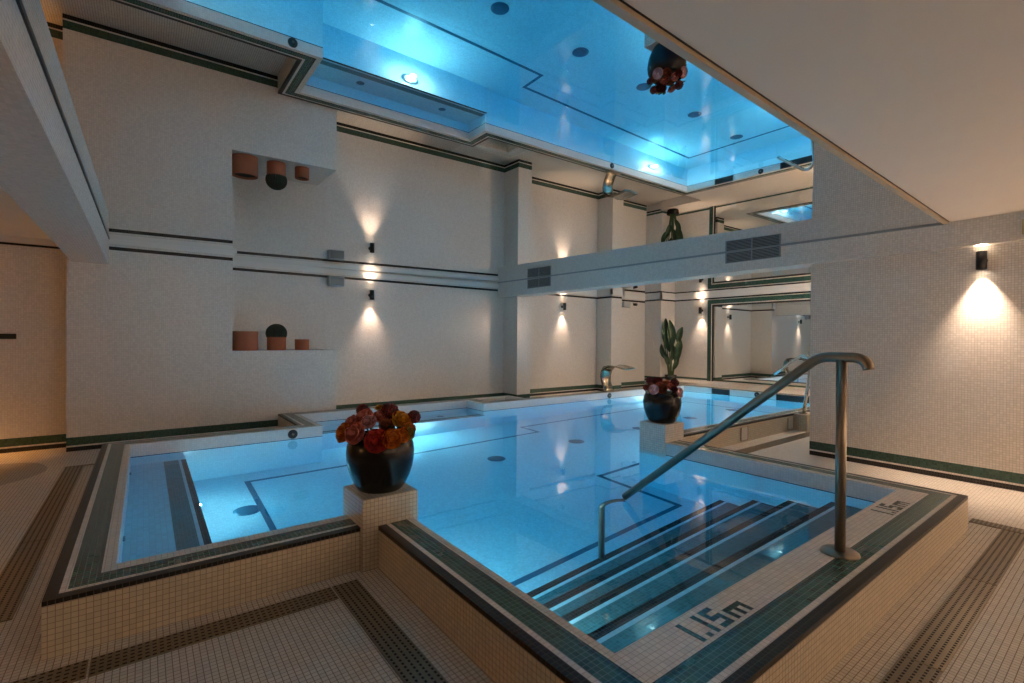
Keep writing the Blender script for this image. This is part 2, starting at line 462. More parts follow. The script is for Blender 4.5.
# steps
def banded(bm, x0, x1, y0, y1, z, zb, axis, bands):
    """solid ledge whose top edge carries bands of coloured tile, counted inward from the nose"""
    if axis == 'y':
        e = y1
        for w, mi in bands:
            quad(bm, [(x0, e - w, z), (x1, e - w, z), (x1, e, z), (x0, e, z)], mi); e -= w
        quad(bm, [(x0, y0, z), (x1, y0, z), (x1, e, z), (x0, e, z)], 0)
        quad(bm, [(x0, y1, zb), (x1, y1, zb), (x1, y1, z), (x0, y1, z)], 0)
    elif axis == '-y':
        e = y0
        for w, mi in bands:
            quad(bm, [(x0, e, z), (x1, e, z), (x1, e + w, z), (x0, e + w, z)], mi); e += w
        quad(bm, [(x0, e, z), (x1, e, z), (x1, y1, z), (x0, y1, z)], 0)
        quad(bm, [(x0, y0, zb), (x1, y0, zb), (x1, y0, z), (x0, y0, z)], 0)
    else:
        e = x1
        for w, mi in bands:
            quad(bm, [(e - w, y0, z), (e, y0, z), (e, y1, z), (e - w, y1, z)], mi); e -= w
        quad(bm, [(x0, y0, z), (e, y0, z), (e, y1, z), (x0, y1, z)], 0)
        quad(bm, [(x1, y0, zb), (x1, y1, zb), (x1, y1, z), (x1, y0, z)], 0)
PM = [M['pool_white'], M['pool_green'], M['pool_black']]
SB = [(.05, 2), (.024, 0), (.165, 1)]
for (y1, z, zb) in ((1.42, -.35, -.58), (1.72, -.58, -.81), (2.0, -.81, -1.04), (2.29, -1.04, PB)):
    bm = newbm(); banded(bm, 1.2, 4.06, 1.026, y1, z, zb, 'y', SB)
    obj('step', bm, PM, pool)
bm = newbm(); banded(bm, -.095, .33, 2.75, 5.72, -.45, PB, 'x', [(.04, 2), (.022, 0), (.115, 1)])
obj('bench', bm, PM, pool)
bm = newbm(); banded(bm, 1.63, 4.2, 6.2, 6.73, -.45, PB, '-y', [(.04, 2), (.03, 0), (.10, 1)])
obj('bench', bm, PM, pool)
# dark guide line set into the pool floor
LN = [(1.45, 2.55), (3.9, 2.55), (3.9, 3.52), (9.0, 3.52), (9.0, 5.86), (4.6, 5.86), (4.6, 5.46), (.80, 5.46), (.80, 3.55), (1.45, 3.55)]
LI = inset(LN, .05)
bm = newbm()
for i in range(len(LN)):
    j = (i + 1) % len(LN)
    quad(bm, [(*LN[i], PB + .002), (*LN[j], PB + .002), (*LI[j], PB + .002), (*LI[i], PB + .002)])
obj('floor_line', bm, M['pool_line'], pool)
# 1.15m in dark tiles, twice
GL = {'1': ["X", "X", "X", "X", "X"], '.': [" ", " ", " ", " ", "X"],
      '5': ["XXX", "X  ", "XXX", "  X", "XXX"], 'm': ["     ", "     ", "XXXXX", "X X X", "X X X"]}
def marking(x, y, sx, sz=.022):
    c = 0
    for ch in '1.15m':
        g = GL[ch]; bm = newbm()
        for r, row in enumerate(g):
            for k, v in enumerate(row):
                if v == 'X':
                    a = x + (c + k) * sx; b = y + (4 - r) * sz
                    quad(bm, [(a, b, .0012), (a + sx, b, .0012), (a + sx, b + sz, .0012), (a, b + sz, .0012)])
        bmesh.ops.remove_doubles(bm, verts=bm.verts[:], dist=1e-4)
        o = obj('depth_figure', bm, M['dgreen'], pool); o['label'] = 'dark green mosaic figure of the depth marking 1.15m'
        c += len(g[0]) + 1
marking(1.48, .887, .0225)
marking(3.44, .887, .0225)

# ------------------------------------------------------------------ pool fittings
for i, (x, lab) in enumerate([(.715, 'round blue cover on pool floor nearest the underwater bench'), (2.03, 'round blue cover on pool floor hidden behind the near flower vase'),
                              (3.35, 'round blue cover on open pool floor just right of near flower vase'), (4.68, 'round blue cover on pool floor beside the tall lamp reflection'),
                              (6.02, 'round blue cover on pool floor behind the far flower vase'), (7.37, 'round dark cover on pool floor just right of far flower vase'), (8.73, 'round dark cover on pool floor nearest the far pool end')]):
    bm = newbm(); lathe(bm, [(0, .016), (.07, .016), (.095, .012), (.11, .0)], 0, 0, 32)
    o = part('floor_inlet_cover', bm, M['pool_line'], None); o.location = (x, 4.70, PB + .001)
    tag(o, lab, 'inlet cover', 'round covers on the pool floor')
def jet(name, c, d, lab, r=.05, g='round pool wall jets'):
    t = thing(name, lab, 'pool jet', c, g)
    d = Vector(d)
    bm = newbm(); disc_dir(bm, (0, 0, 0), d, r, .018); fl = part('flange', bm, M['rubber'], t, .004)
    bm = newbm(); disc_dir(bm, d * .018, d, r * .24, .012, 20); part('nozzle', bm, M['steel'], fl)
    return t
jet('wall_jet', (1.31, 5.72, -.06), (0, -1, 0), 'black round jet in pool wall below the niche block')
jet('wall_jet', (7.09, 6.25, -.06), (0, -1, 0), 'black round jet in pool wall under the steel waterfall spout')
jet('wall_jet', (9.56, 4.64, -.05), (-1, 0, 0), 'black round jet in far end pool wall between two dark skimmer slots')
for y, lab in ((5.25, 'small dark jet in left pool wall, far end of the bench'), (3.62, 'small dark jet in left pool wall, middle of the bench'), (3.05, 'small dark jet in left pool wall, near corner of the bench')):
    bm = newbm(); disc_dir(bm, (0, 0, 0), (1, 0, 0), .032, .012, 20)
    o = part('bench_jet', bm, M['pool_line'], None); o.location = (-.095, y, -.3); tag(o, lab, 'pool jet', 'small jets over the bench')
for (x, y, z, lab) in ((2.35, 6.53, -.449, 'small round bubble plate on recess bench, nearer the niche'), (3.6, 6.53, -.449, 'small round bubble plate on recess bench, nearer the pillar')):
    bm = newbm(); lathe(bm, [(0, .012), (.05, .01), (.055, 0)], 0, 0, 24)
    o = part('bubble_plate', bm, M['pool_line'], None); o.location = (x, y, z); tag(o, lab, 'bubble plate', 'bubble plates on the recess bench')
for (y0, y1, lab) in ((5.21, 5.57, 'dark skimmer slot in far pool wall below the green mirror frame'), (3.72, 4.26, 'dark skimmer slot in far pool wall beside the second handrail')):
    t = thing('skimmer', lab, 'skimmer', (9.56, (y0 + y1) / 2, -.06), 'skimmer slots')
    h = (y1 - y0) / 2
    bm = newbm(); box(bm, -.012, -.001, -h, h, -.055, .045); part('mouth', bm, M['vent_dark'], t)
    bm = newbm()
    box(bm, -.02, -.001, -h - .015, h + .015, .045, .058); box(bm, -.02, -.001, -h - .015, -h, -.055, .045); box(bm, -.02, -.001, h, h + .015, -.055, .045)
    part('frame', bm, M['rubber'], t)

def pool_lamp(c, d, lab, power, off=.04, col=(1., .95, .86)):
    t = thing('underwater_light', lab, 'pool light', c, 'underwater lamps')
    d = Vector(d)
    bm = newbm(); disc_dir(bm, (0, 0, 0), d, .11, .02); rm = part('rim', bm, M['steel_bright'], t, .004)
    bm = newbm(); disc_dir(bm, d * .02, d, .085, .008); part('lens', bm, M['lens_cool'], rm)
    L = bpy.data.lights.new('underwater_lamp', 'POINT'); L.shadow_soft_size = .02 if off < .06 else .045; L.energy = power; L.color = col
    lo = bpy.data.objects.new('lamp', L); C.objects.link(lo); lo.parent = t
    lo.location = d * off
    return t
PW = .52
LP = [((.33, 4.75, -1.0), (1, 0, 0), 'round underwater lamp in the front of left bench', 24),
      ((2.92, 6.2, -.66), (0, -1, 0), 'round underwater lamp below the recess bench', 34),
      ((8.3, 6.25, -.62), (0, -1, 0), 'round underwater lamp in long wall near the waterfall spout', 38),
      ((5.4, 3.165, -.62), (0, 1, 0), 'round underwater lamp in near wall behind far flower vase', 34),
      ((8.2, 3.165, -.62), (0, 1, 0), 'round underwater lamp in near wall below second handrail', 34),
      ((.55, 2.75, -.62), (0, 1, 0), 'round underwater lamp in near wall left of near flower vase', 15),
      ((1.2, 2.55, -.62), (1, 0, 0), 'round underwater lamp in side wall below near flower vase', 30),
      ((1.2, 1.60, -.40), (1, 0, 0), 'added underwater fill lamp in side wall above the steps', 13)]  # last one is an unseen lamp added to brighten the steps
for c, d, lab, p in LP: pool_lamp(c, d, lab, p * PW, .10 if d[1] < 0 else (.03 if c[0] < .4 else .04))

# ------------------------------------------------------------------ pedestals, vases, flowers
def pedestal(x0, y0, w, top, lab):
    t = obj('tiled_pedestal', (lambda b: (box(b, x0, x0 + w, y0, y0 + w, FL, top), b)[1])(newbm()), M['curb_side'] if x0 < 2 else M['white'], None, (x0 + w / 2, y0 + w / 2, FL), .004)
    return tag(t, lab, 'pedestal', 'tiled corner pedestals')
pedestal(.914, 2.484, .316, .152, 'square mosaic pedestal at inner pool corner carrying the near flower vase')
pedestal(4.05, 2.85, .31, .172, 'square mosaic pedestal at far pool corner carrying the far flower vase')
bm = newbm(); box(bm, 7.16, 7.52, 2.80, 2.969, FL, -.0005); o = obj('tiled_plinth', bm, M['curb_side'], None, (7.34, 2.88, FL))
tag(o, 'small mosaic plinth below the second handrail post', 'plinth')

def vase(x, y, z, lab, h=.30, r=.188):
    t = thing('flower_vase', lab, 'vase', (x, y, z), 'dark glazed vases')
    prof = [(0, 0), (.62, 0), (.66, .02), (.75, .10), (.87, .26), (.95, .42), (.99, .57), (1., .70), (.975, .83), (.915, .93), (.87, .965), (.87, .98), (.90, 1.), (.88, 1.005), (.83, .98), (.85, .85), (0, .84)]
    bm = newbm(); lathe(bm, [(a * r, b * h) for a, b in prof], 0, 0, 56); vb = part('body', bm, M['vase'], t)
    bm = newbm(); lathe(bm, [(0, .855 * h), (.84 * r, .85 * h)], 0, 0, 32); part('soil', bm, M['soil'], vb)
    return t
vase(1.075, 2.645, .152, 'dark glazed round vase on the near pedestal, the larger in view')
vase(4.205, 3.0, .172, 'dark glazed round vase on the far pedestal beside the water')

def petal_ring(bm, n, r_in, r_out, z0, z1, cup, tw=0., wid=1.0):
    for k in range(n):
        a = 2 * PI * k / n + tw + random.uniform(-.12, .12); tilt = random.uniform(-.10, .16) * (r_out - r_in)
        rows = []
        for i in range(5):
            t = i / 4
            rr = r_in + (r_out - r_in) * math.sin(t * PI / 2)
            zz = z0 + (z1 - z0) * t ** 1.6 + tilt * t
            hw = wid * r_out * math.sin(PI / n) * 1.25 * math.sin(PI * (.12 + .74 * t)) ** .8
            row = []
            for j in range(5):
                q = (j / 4 - .5) * 2
                c = Vector((math.cos(a), math.sin(a), 0)); e = Vector((-math.sin(a), math.cos(a), 0))
                row.append(bm.verts.new(c * (rr - q * q * hw * .25) + e * (q * hw) + Vector((0, 0, zz + .35 * hw * q * q * (1 if cup else .3)))))
            rows.append(row)
        for i in range(4):
            for j in range(4):
                f = bm.faces.new((rows[i][j], rows[i][j + 1], rows[i + 1][j + 1], rows[i + 1][j])); f.smooth = True
def ranunculus(r=.046):
    bm = newbm()
    for (n, ri, ro, z0, z1) in ((3, .0, .16, .30, .62), (4, .04, .34, .22, .70), (5, .08, .56, .10, .62), (5, .10, .80, 0, .46), (5, .12, 1.0, -.08, .20)):
        petal_ring(bm, n, ri * r, ro * r, z0 * r, z1 * r, 1, random.uniform(0, 1), 1.0)
    return bm
def pompon(r=.036):
    bm = newbm()
    ga = PI * (3 - 5 ** .5); N = 70
    for i in range(N):
        z = 1 - 1.7 * (i + .5) / N; q = math.sqrt(max(0, 1 - z * z)); a = ga * i
        nrm = Vector((q * math.cos(a), q * math.sin(a), z)); u = nrm.orthogonal().normalized(); w = nrm.cross(u)
        p = nrm * r; b = nrm * r * .55; s = r * .24
        vs = [bm.verts.new(b), bm.verts.new(p * .9 + u * s), bm.verts.new(p * 1.06 + w * s * .3), bm.verts.new(p * .9 - u * s), bm.verts.new(p * .9 - w * s)]
        bm.faces.new((vs[0], vs[1], vs[2])); bm.faces.new((vs[0], vs[2], vs[3])); bm.faces.new((vs[0], vs[3], vs[4])); bm.faces.new((vs[0], vs[4], vs[1])); bm.faces.new((vs[1], vs[4], vs[3], vs[2]))
    bmesh.ops.create_icosphere(bm, subdivisions=2, radius=r * .72)
    return bm
def anemone(r=.042):
    bm = newbm()
    petal_ring(bm, 6, .1 * r, r, .05 * r, .35 * r, 0, 0, 1.25); petal_ring(bm, 6, .1 * r, .85 * r, .1 * r, .5 * r, 0, .5, 1.2)
    bmesh.ops.create_icosphere(bm, subdivisions=1, radius=r * .2, matrix=Matrix.Translation((0, 0, .2 * r)))
    return bm
protos = {}
def bloom_mesh(kind, mat):
    k = (kind, mat)
    if k not in protos:
        bm = {'r': ranunculus, 'p': pompon, 'a': anemone}[kind]()
        me = bpy.data.meshes.new('bloom'); bm.to_mesh(me); bm.free(); me.materials.append(M[mat]); protos[k] = me
    return protos[k]

# camera frame directions used only to spell out where each bloom faces
TO_CAM = {}
def bouquet(cx, cy, cz, lab, blooms):
    t = thing('flower_bouquet', lab, 'flowers', (cx, cy, cz), 'bouquets in the vases')
    ang = math.atan2(cy, cx)                     # direction away from the camera
    rt = Vector((math.sin(ang), -math.cos(ang), 0)); bk = Vector((math.cos(ang), math.sin(ang), 0))
    bmS = newbm()
    for (s, d, z, kind, mat, sc) in blooms:
        p = rt * s + bk * d + Vector((0, 0, z))
        o = bpy.data.objects.new('bloom', bloom_mesh(kind, mat)); C.objects.link(o); o.parent = t
        o.location = p; o.scale = (sc,) * 3
        v = Vector((p.x * 1.3, p.y * 1.3, .10 + z * .6)) - bk * .10
        o.rotation_euler = v.to_track_quat('Z', 'Y').to_euler()
        tube(bmS, [(p.x * .35, p.y * .35, -.03), (p.x * .8, p.y * .8, z * .4 - .005), (p.x * .97, p.y * .97, z - .01)], .004, 6)
    part('stems', bmS, M['stem'], t)
    bmL = newbm()
    for k in range(26):
        a = random.uniform(0, 2 * PI); r = random.uniform(.03, .15); z = random.uniform(.0, .09)
        c = Vector((r * math.cos(a), r * math.sin(a), z)); d = Vector((math.cos(a), math.sin(a), random.uniform(-.2, .8))).normalized()
        w = d.cross(Vector((0, 0, 1))).normalized(); L = random.uniform(.05, .08)
        up = w.cross(d)
        pts = [(0, 0, 0), (.3, .30, .06), (.65, .28, .04), (1, 0, -.08), (.65, -.28, .04), (.3, -.30, .06)]
        vs = [bmL.verts.new(c + d * (q[0] * L) + w * (q[1] * L) + up * (q[2] * L)) for q in pts]
        mid = [bmL.verts.new(c + d * (q * L)) for q in (.3, .65)]
        for ix in ((vs[0], vs[1], mid[0]), (vs[1], vs[2], mid[1], mid[0]), (vs[2], vs[3], mid[1]), (vs[3], vs[4], mid[1]), (vs[4], vs[5], mid[0], mid[1]), (vs[5], vs[0], mid[0])):
            bmL.faces.new(ix)
    part('foliage', bmL, M['leaf'], t)
    return t
# (right, back, up, kind, colour, scale)
B1 = [(-.185, -.07, .045, 'r', 'p_orange', 1.25), (-.125, -.13, .050, 'r', 'p_rose', 1.3), (-.155, .0, .085, 'r', 'p_rose', 1.05), (-.085, -.02, .115, 'r', 'p_rose', 1.2),
      (-.06, -.07, .10, 'r', 'p_pink', .95), (-.02, -.16, .012, 'r', 'p_red', 1.45), (.055, -.165, .02, 'r', 'p_orange', 1.2), (.11, -.12, .03, 'r', 'p_orange', 1.0),
      (.0, -.02, .115, 'r', 'p_rose', 1.0), (-.005, .05, .155, 'r', 'p_amber', .7), (.05, -.01, .150, 'p', 'p_wine', 1.35), (-.10, .05, .15, 'p', 'p_wine', 1.05),
      (.185, -.02, .115, 'p', 'p_wine', 1.05), (.105, -.05, .095, 'r', 'p_amber', 1.35), (.155, -.06, .055, 'r', 'p_orange', .85), (.15, -.10, .035, 'r', 'p_olive', .8),
      (-.12, .10, .08, 'r', 'p_red', 1.0), (.02, .12, .08, 'r', 'p_orange', 1.1), (.12, .09, .09, 'r', 'p_rose', 1.1), (.03, -.09, .075, 'r', 'p_brown', 1.0)]
bouquet(1.075, 2.645, .152 + .285, 'orange, red and wine coloured blooms in the near dark vase', B1)
B2 = [(-.155, -.05, .045, 'p', 'p_wine', 1.0), (-.12, .0, .115, 'p', 'p_wine', 1.15), (-.10, -.12, .06, 'r', 'p_brown', 1.0), (-.075, -.155, .035, 'a', 'p_pink', 1.25), (-.045, -.02, .10, 'r', 'p_wine', 1.25),
      (0., -.14, .04, 'r', 'p_brown', 1.1), (.03, -.08, .075, 'r', 'p_brown', 1.1), (.075, -.11, .065, 'r', 'p_rose', .9), (.12, .0, .10, 'p', 'p_wine', 1.2), (.15, -.10, .02, 'a', 'p_pink', 1.1),
      (.15, -.03, .0, 'r', 'p_rose', 1.1), (-.02, -.10, .07, 'r', 'p_rose', 1.0), (.05, .08, .08, 'r', 'p_rose', 1.1), (-.09, .1, .07, 'r', 'p_orange', 1.1), (.11, -.13, .045, 'r', 'p_wine', .8)]
bouquet(4.205, 3.0, .172 + .30, 'wine, brown and pink blooms in the far dark vase', B2)

# ------------------------------------------------------------------ handrails
t = thing('handrail', 'tall brushed steel handrail sloping from the pool rim down into the water', 'handrail', (2.624, .879, 0))
def arc(p0, p1, p2, n=8):
    p0, p1, p2 = Vector(p0), Vector(p1), Vector(p2)
    return [p0 * (1 - s) ** 2 + p1 * 2 * s * (1 - s) + p2 * s * s for s in [i / n for i in range(n + 1)]]
bm = newbm()
path = arc((0, -.108, .872), (0, -.100, .926), (0, -.045, .926)) + arc((0, .05, .926), (0, .10, .926), (.006, .145, .885)) + [(.07, 1.345, -.10)]
tube(bm, path, .0235, 20); part('rail', bm, M['steel'], t)
bm = newbm(); tube(bm, [(0, 0, .01), (0, 0, .915)], .0225, 20); part('post', bm, M['steel'], t)
bm = newbm(); lathe(bm, [(0, .014), (.07, .014), (.078, .008), (.08, 0), (0, 0)], 0, 0, 32); part('base_flange', bm, M['steel'], t)
bm = newbm(); tube(bm, [(.07, 1.345, -.135)] + arc((0.03, 1.38, -.14), (-.09, 1.405, -.14), (-.1, 1.405, -.22)) + [(-.1, 1.405, -1.05)], .022, 16); part('underwater_post', bm, M['steel'], t)

t = thing('grab_rail', 'distant curved steel handrail on the plinth beside the far pool wall', 'handrail', (7.30, 2.90, 0))
bm = newbm()
tube(bm, [(0, 0, 0), (0, -.048, .38), (0, -.074, .62)] + arc((0, -.080, .68), (0, -.07, .83), (0, .06, .785)) + [(0, .165, .706), (0, .30, .60), (0, .40, .52)], .022, 14)
part('rail', bm, M['steel_bright'], t)
bm = newbm(); lathe(bm, [(0, .012), (.06, .012), (.065, 0), (0, 0)], 0, 0, 24); part('base_flange', bm, M['steel'], t)

# ------------------------------------------------------------------ waterfall spout
t = thing('waterfall_spout', 'curved polished steel waterfall spout on the rim of the long pool wall', 'water spout', (7.27, 6.40, 0))
prof = [(-.02, .0, .13), (.03, .09, .125), (.07, .18, .13), (.085, .28, .14), (.06, .39, .155), (-.01, .465, .17), (-.11, .49, .175), (-.24, .485, .18), (-.37, .465, .185), (-.47, .445, .19)]
bm = newbm()
sm = []
for i in range(len(prof) - 1):
    for s in (0, .5):
        a, b = prof[i], prof[i + 1]; sm.append(tuple(a[k] * (1 - s) + b[k] * s for k in range(3)))
sm.append(prof[-1])
front = []; back = []
for i, (y, z, w) in enumerate(sm):
    a = sm[max(0, i - 1)]; b = sm[min(len(sm) - 1, i + 1)]
    ty, tz = b[0] - a[0], b[1] - a[1]; l = math.hypot(ty, tz); ny, nz = tz / l, -ty / l
    th = .012
    front.append([bm.verts.new((w * q, y - ny * th + ny * .02 * (q * q), z - nz * th + nz * .02 * q * q)) for q in (-1, -.5, 0, .5, 1)])
    back.append([bm.verts.new((w * q, y + ny * th + ny * .02 * q * q, z + nz * th + nz * .02 * q * q)) for q in (-1, -.5, 0, .5, 1)])
for G in (front, back):
    for i in range(len(G) - 1):
        for k in range(4):
            f = bm.faces.new((G[i][k], G[i][k + 1], G[i + 1][k + 1], G[i + 1][k])); f.smooth = True
for i in range(len(front) - 1):
    for k in (0, 4):
        bm.faces.new((front[i][k], front[i + 1][k], back[i + 1][k], back[i][k]))
for k in range(4):
    bm.faces.new((front[-1][k], front[-1][k + 1], back[-1][k + 1], back[-1][k])); bm.faces.new((front[0][k], front[0][k + 1], back[0][k + 1], back[0][k]))
part('spout', bm, M['spout'], t)
bm = newbm(); box(bm, -.17, .17, -.12, .06, 0, .012); part('base_plate', bm, M['steel'], t, .004)

# ------------------------------------------------------------------ sconces
def sconce(c, d, lab, watts=7., col=(1., .71, .52), up=.9, off=.088, g='up and down wall lamps'):
    """c = point on the wall; d = wall's outward direction"""
    d = Vector(d); t = thing('wall_sconce', lab, 'wall lamp', c, g)
    ax = d * off
    bm = newbm()
    r, h = .036, .078
    prof = [(r - .004, -h + .02), (r - .004, -h), (r, -h), (r, h), (r - .004, h), (r - .004, h - .02)]
    lathe(bm, prof, ax.x, ax.y, 24); sb = part('body', bm, M['dark'], t)
    bm = newbm(); tube(bm, [d * .001, d * .012], .032, 20); tube(bm, [d * .012, d * .045], .012, 12); part('bracket', bm, M['dark'], t)
    for s in (-1, 1):
        bm = newbm(); tube(bm, [ax + Vector((0, 0, s * (h - .022))), ax + Vector((0, 0, s * (h - .014)))], r - .005, 20); part('lens', bm, M['lens_warm'], sb)
    for s in (-1, 1):
        L = bpy.data.lights.new('sconce_spot', 'SPOT'); L.energy = watts * (1 if s < 0 else up); L.color = col
        L.spot_size = math.radians(72); L.spot_blend = 1.; L.shadow_soft_size = .022
        lo = bpy.data.objects.new('spot', L); C.objects.link(lo); lo.parent = t
        lo.location = ax + Vector((0, 0, s * (h - .008)))
        lo.rotation_euler = (0, 0, 0) if s < 0 else (PI, 0, 0)
    return t
SW = 30.
sconce((3.011, 7.9, 1.725), (0, -1, 0), 'black wall lamp on the long wall between the niche and the beam', SW)
sconce((7.596, 8.12, 1.755), (0, -1, 0), 'black wall lamp on the rear wall between pillar and spout', SW)
sconce((11.2, 6.83, 1.76), (-1, 0, 0), 'black wall lamp on the end wall beside the green mirror frame', SW)
sconce((5.74, .872, 1.70), (-1, 0, 0), 'black wall lamp on the right wall beneath the beam', 72, (1., .72, .52), 1., .056)
sconce((5.74, -.75, 1.70), (-1, 0, 0), 'added black fill lamp on the right wall just outside the photo', 650)  # out of view, added to strengthen the warm light from the right
sconce((5.74, -2.3, 1.70), (-1, 0, 0), 'added black fill lamp on the right wall, far behind the camera', 650)  # second unseen lamp, added for more warm fill
sconce((-1.75, 7.25, 1.70), (0, -1, 0), 'black wall lamp on the amber lit wall, just left of the photo', 100, (1., .42, .10), 1.6)

def globe(c, d, lab, watts, col):  # unseen glowing globes added as warm fill light for the room
    d = Vector(d); t = thing('fill_globe', lab, 'wall lamp', c, 'added fill globes')
    bm = newbm(); tube(bm, [d * .001, d * .015], .05, 24); tube(bm, [d * .015, d * .06], .012, 12); part('bracket', bm, M['dark'], t)
    r = .12; m = emis('fill_globe_glow', col, watts / (4 * PI * PI * r * r))
    bm = newbm(); bmesh.ops.create_uvsphere(bm, u_segments=24, v_segments=14, radius=r, matrix=Matrix.Translation(d * .18))
    for f in bm.faces: f.smooth = True
    part('shade', bm, m, t)
GW = .88
globe((1.0, Y0, 1.55), (0, 1, 0), 'added warm fill globe on wall behind the camera, nearer the left beam', 10 * GW, (1., .69, .48))
globe((4.0, Y0, 1.55), (0, 1, 0), 'added warm fill globe on wall behind the camera, nearer the right wall', 26 * GW, (1., .69, .48))
globe((X0, 2.6, 1.55), (1, 0, 0), 'added warm fill globe on the side wall beyond the left beam', 13 * GW, (1., .46, .15))
globe((9.4, 2.22, 1.45), (0, 1, 0), 'added warm fill globe in the far passage behind the right wall', 75 * GW, (1., .66, .42))

# ------------------------------------------------------------------ small wall things
def vent(y0, y1, lab):
    t = thing('air_vent', lab, 'air vent', (5.64, (y0 + y1) / 2, 1.94), 'air vents on the beam')
    h = (y1 - y0) / 2; z1 = ZM - 1.94 - .004
    bm = newbm(); box(bm, -.004, -.001, -h, h, 0, z1); part('backing', bm, M['vent_dark'], t)
    bm = newbm()
    for (a, b, c, d) in ((-h, h, 0, .01), (-h, -h + .012, 0.01, z1), (h - .012, h, .01, z1), (-.006, .006, .01, z1)): box(bm, -.014, -.004, a, b, c, d)
    vf = part('frame', bm, M['vent'], t)
    bm = newbm(); k = 0
    zz = .018
    while zz < z1 - .008:
        box(bm, -.012, -.003, -h + .012, h - .012, zz, zz + .007); zz += .0165
    part('louvres', bm, M['vent'], vf)
vent(6.31, 6.95, 'grey louvred air vent at far end of beam beside the pillar')
vent(2.49, 3.13, 'grey louvred air vent on beam above the big handrail')

t = thing('wall_speaker', 'grey box speaker high on long wall left of the wall lamp', 'speaker', (2.42, 7.9, 1.9))
bm = newbm(); box(bm, -.12, .12, -.15, -.03, -.075, .075); cb = part('cabinet', bm, M['speaker'], t, .012)
bm = newbm(); box(bm, -.105, .105, -.156, -.150, -.062, .062); part('grille', bm, M['speaker_grille'], cb)
bm = newbm(); box(bm, -.03, .03, -.03, -.001, -.03, .03); part('bracket', bm, M['dark'], t)
t = thing('wall_speaker', 'small grey box speaker in far corner behind the rear pier', 'speaker', (9.70, 8.12, 1.90))
bm = newbm(); box(bm, -.13, .13, -.15, -.03, -.07, .07); part('cabinet', bm, M['speaker'], t, .012)
bm = newbm(); box(bm, -.03, .03, -.03, -.001, -.03, .03); part('bracket', bm, M['dark'], t)
t = thing('security_camera', 'tiny black camera on rear wall beside the far speaker', 'camera', (10.12, 8.12, 1.93))
bm = newbm(); tube(bm, [(0, -.11, -.01), (0, -.02, .0)], .035, 16); part('body', bm, M['dark'], t)
bm = newbm(); tube(bm, [(0, -.03, .0), (0, -.001, .03)], .015, 10); part('mount', bm, M['dark'], t)
t = thing('towel_hook', 'black bar hook on the amber wall at the left edge', 'hook', (-1.10, 7.25, 1.0))
bm = newbm(); box(bm, -.5, .03, -.05, -.03, -.028, .028); part('bar', bm, M['dark'], t, .003)
for q in (-.45, -.04):
    bm = newbm(); box(bm, q, q + .045, -.03, -.001, -.02, .02); part('mount', bm, M['dark'], t)
bm = newbm(); box(bm, -.10, 0, -.12, .12, 0, .12); o = part('junction_box', bm, M['box'], None, .006); o.location = (5.64, .50, 1.86)
tag(o, 'ochre box on the beam at the right edge', 'box')
bm = newbm(); box(bm, -.012, -.001, -.10, .10, -.11, .11); o = part('access_panel', bm, M['panel'], None, .004); o.location = (10.6, 7.93, .88)
tag(o, 'small pale square panel on end wall left of the tall plant', 'panel')
for (x, lab) in ((5.80, 'narrow inspection hatch in low pool wall, nearer the far vase'), (7.05, 'narrow inspection hatch in low pool wall, nearer the plinth')):
    t = thing('inspection_hatch', lab, 'hatch', (x, 2.97, -.14), 'hatches in the low wall')
    bm = newbm(); box(bm, -.075, .075, -.008, -.001, -.06, .09); part('door', bm, M['panel'], t)
    bm = newbm(); box(bm, -.083, -.075, -.01, -.001, -.065, .095); box(bm, .075, .083, -.01, -.001, -.065, .095); box(bm, -.075, .075, -.01, -.001, -.068, -.06); part('frame', bm, M['grate'], t)

# ------------------------------------------------------------------ pots on the niche ledge
def pot(x, w, h, lab, ball=0.):
    t = thing('terracotta_pot', lab, 'pot', (x, 7.16, .835), 'terracotta pots on the niche ledge')
    r = w / 2
    bm = newbm(); lathe(bm, [(0, 0), (r * .97, 0), (r, .01), (r, h - .004), (r * .985, h), (r * .9, h), (r * .88, h - .03), (0, h - .03)], 0, 0, 40); pp = part('pot', bm, M['terracotta'], t)
    bm = newbm(); lathe(bm, [(0, h - .025), (r * .88, h - .028)], 0, 0, 24); part('soil', bm, M['soil'], pp)
    if ball:
        bm = newbm()
        N = 28; rings = []
        for i in range(15):
            th = PI * i / 14 * .78
            row = []
            for k in range(N * 2):
                q = 1 + (.05 if k % 2 else -.03)
                row.append(bm.verts.new((ball * math.sin(th) * q * math.cos(PI * k / N), ball * math.sin(th) * q * math.sin(PI * k / N), h + .045 + ball * math.cos(th))))
            rings.append(row)
        for i in range(14):
            for k in range(N * 2):
                bm.faces.new((rings[i][k], rings[i][(k + 1) % (2 * N)], rings[i + 1][(k + 1) % (2 * N)], rings[i + 1][k]))
        bmesh.ops.remove_doubles(bm, verts=bm.verts[:], dist=1e-4)
        part('cactus', bm, M['cactus'], t)
    return t
pot(1.055, .305, .25, 'wide empty terracotta pot against the niche wall, largest of three')
pot(1.43, .235, .185, 'terracotta pot holding a round dark cactus, middle of the niche ledge', .128)
pot(1.757, .185, .15, 'smallest terracotta pot, nearest the open end of niche ledge')

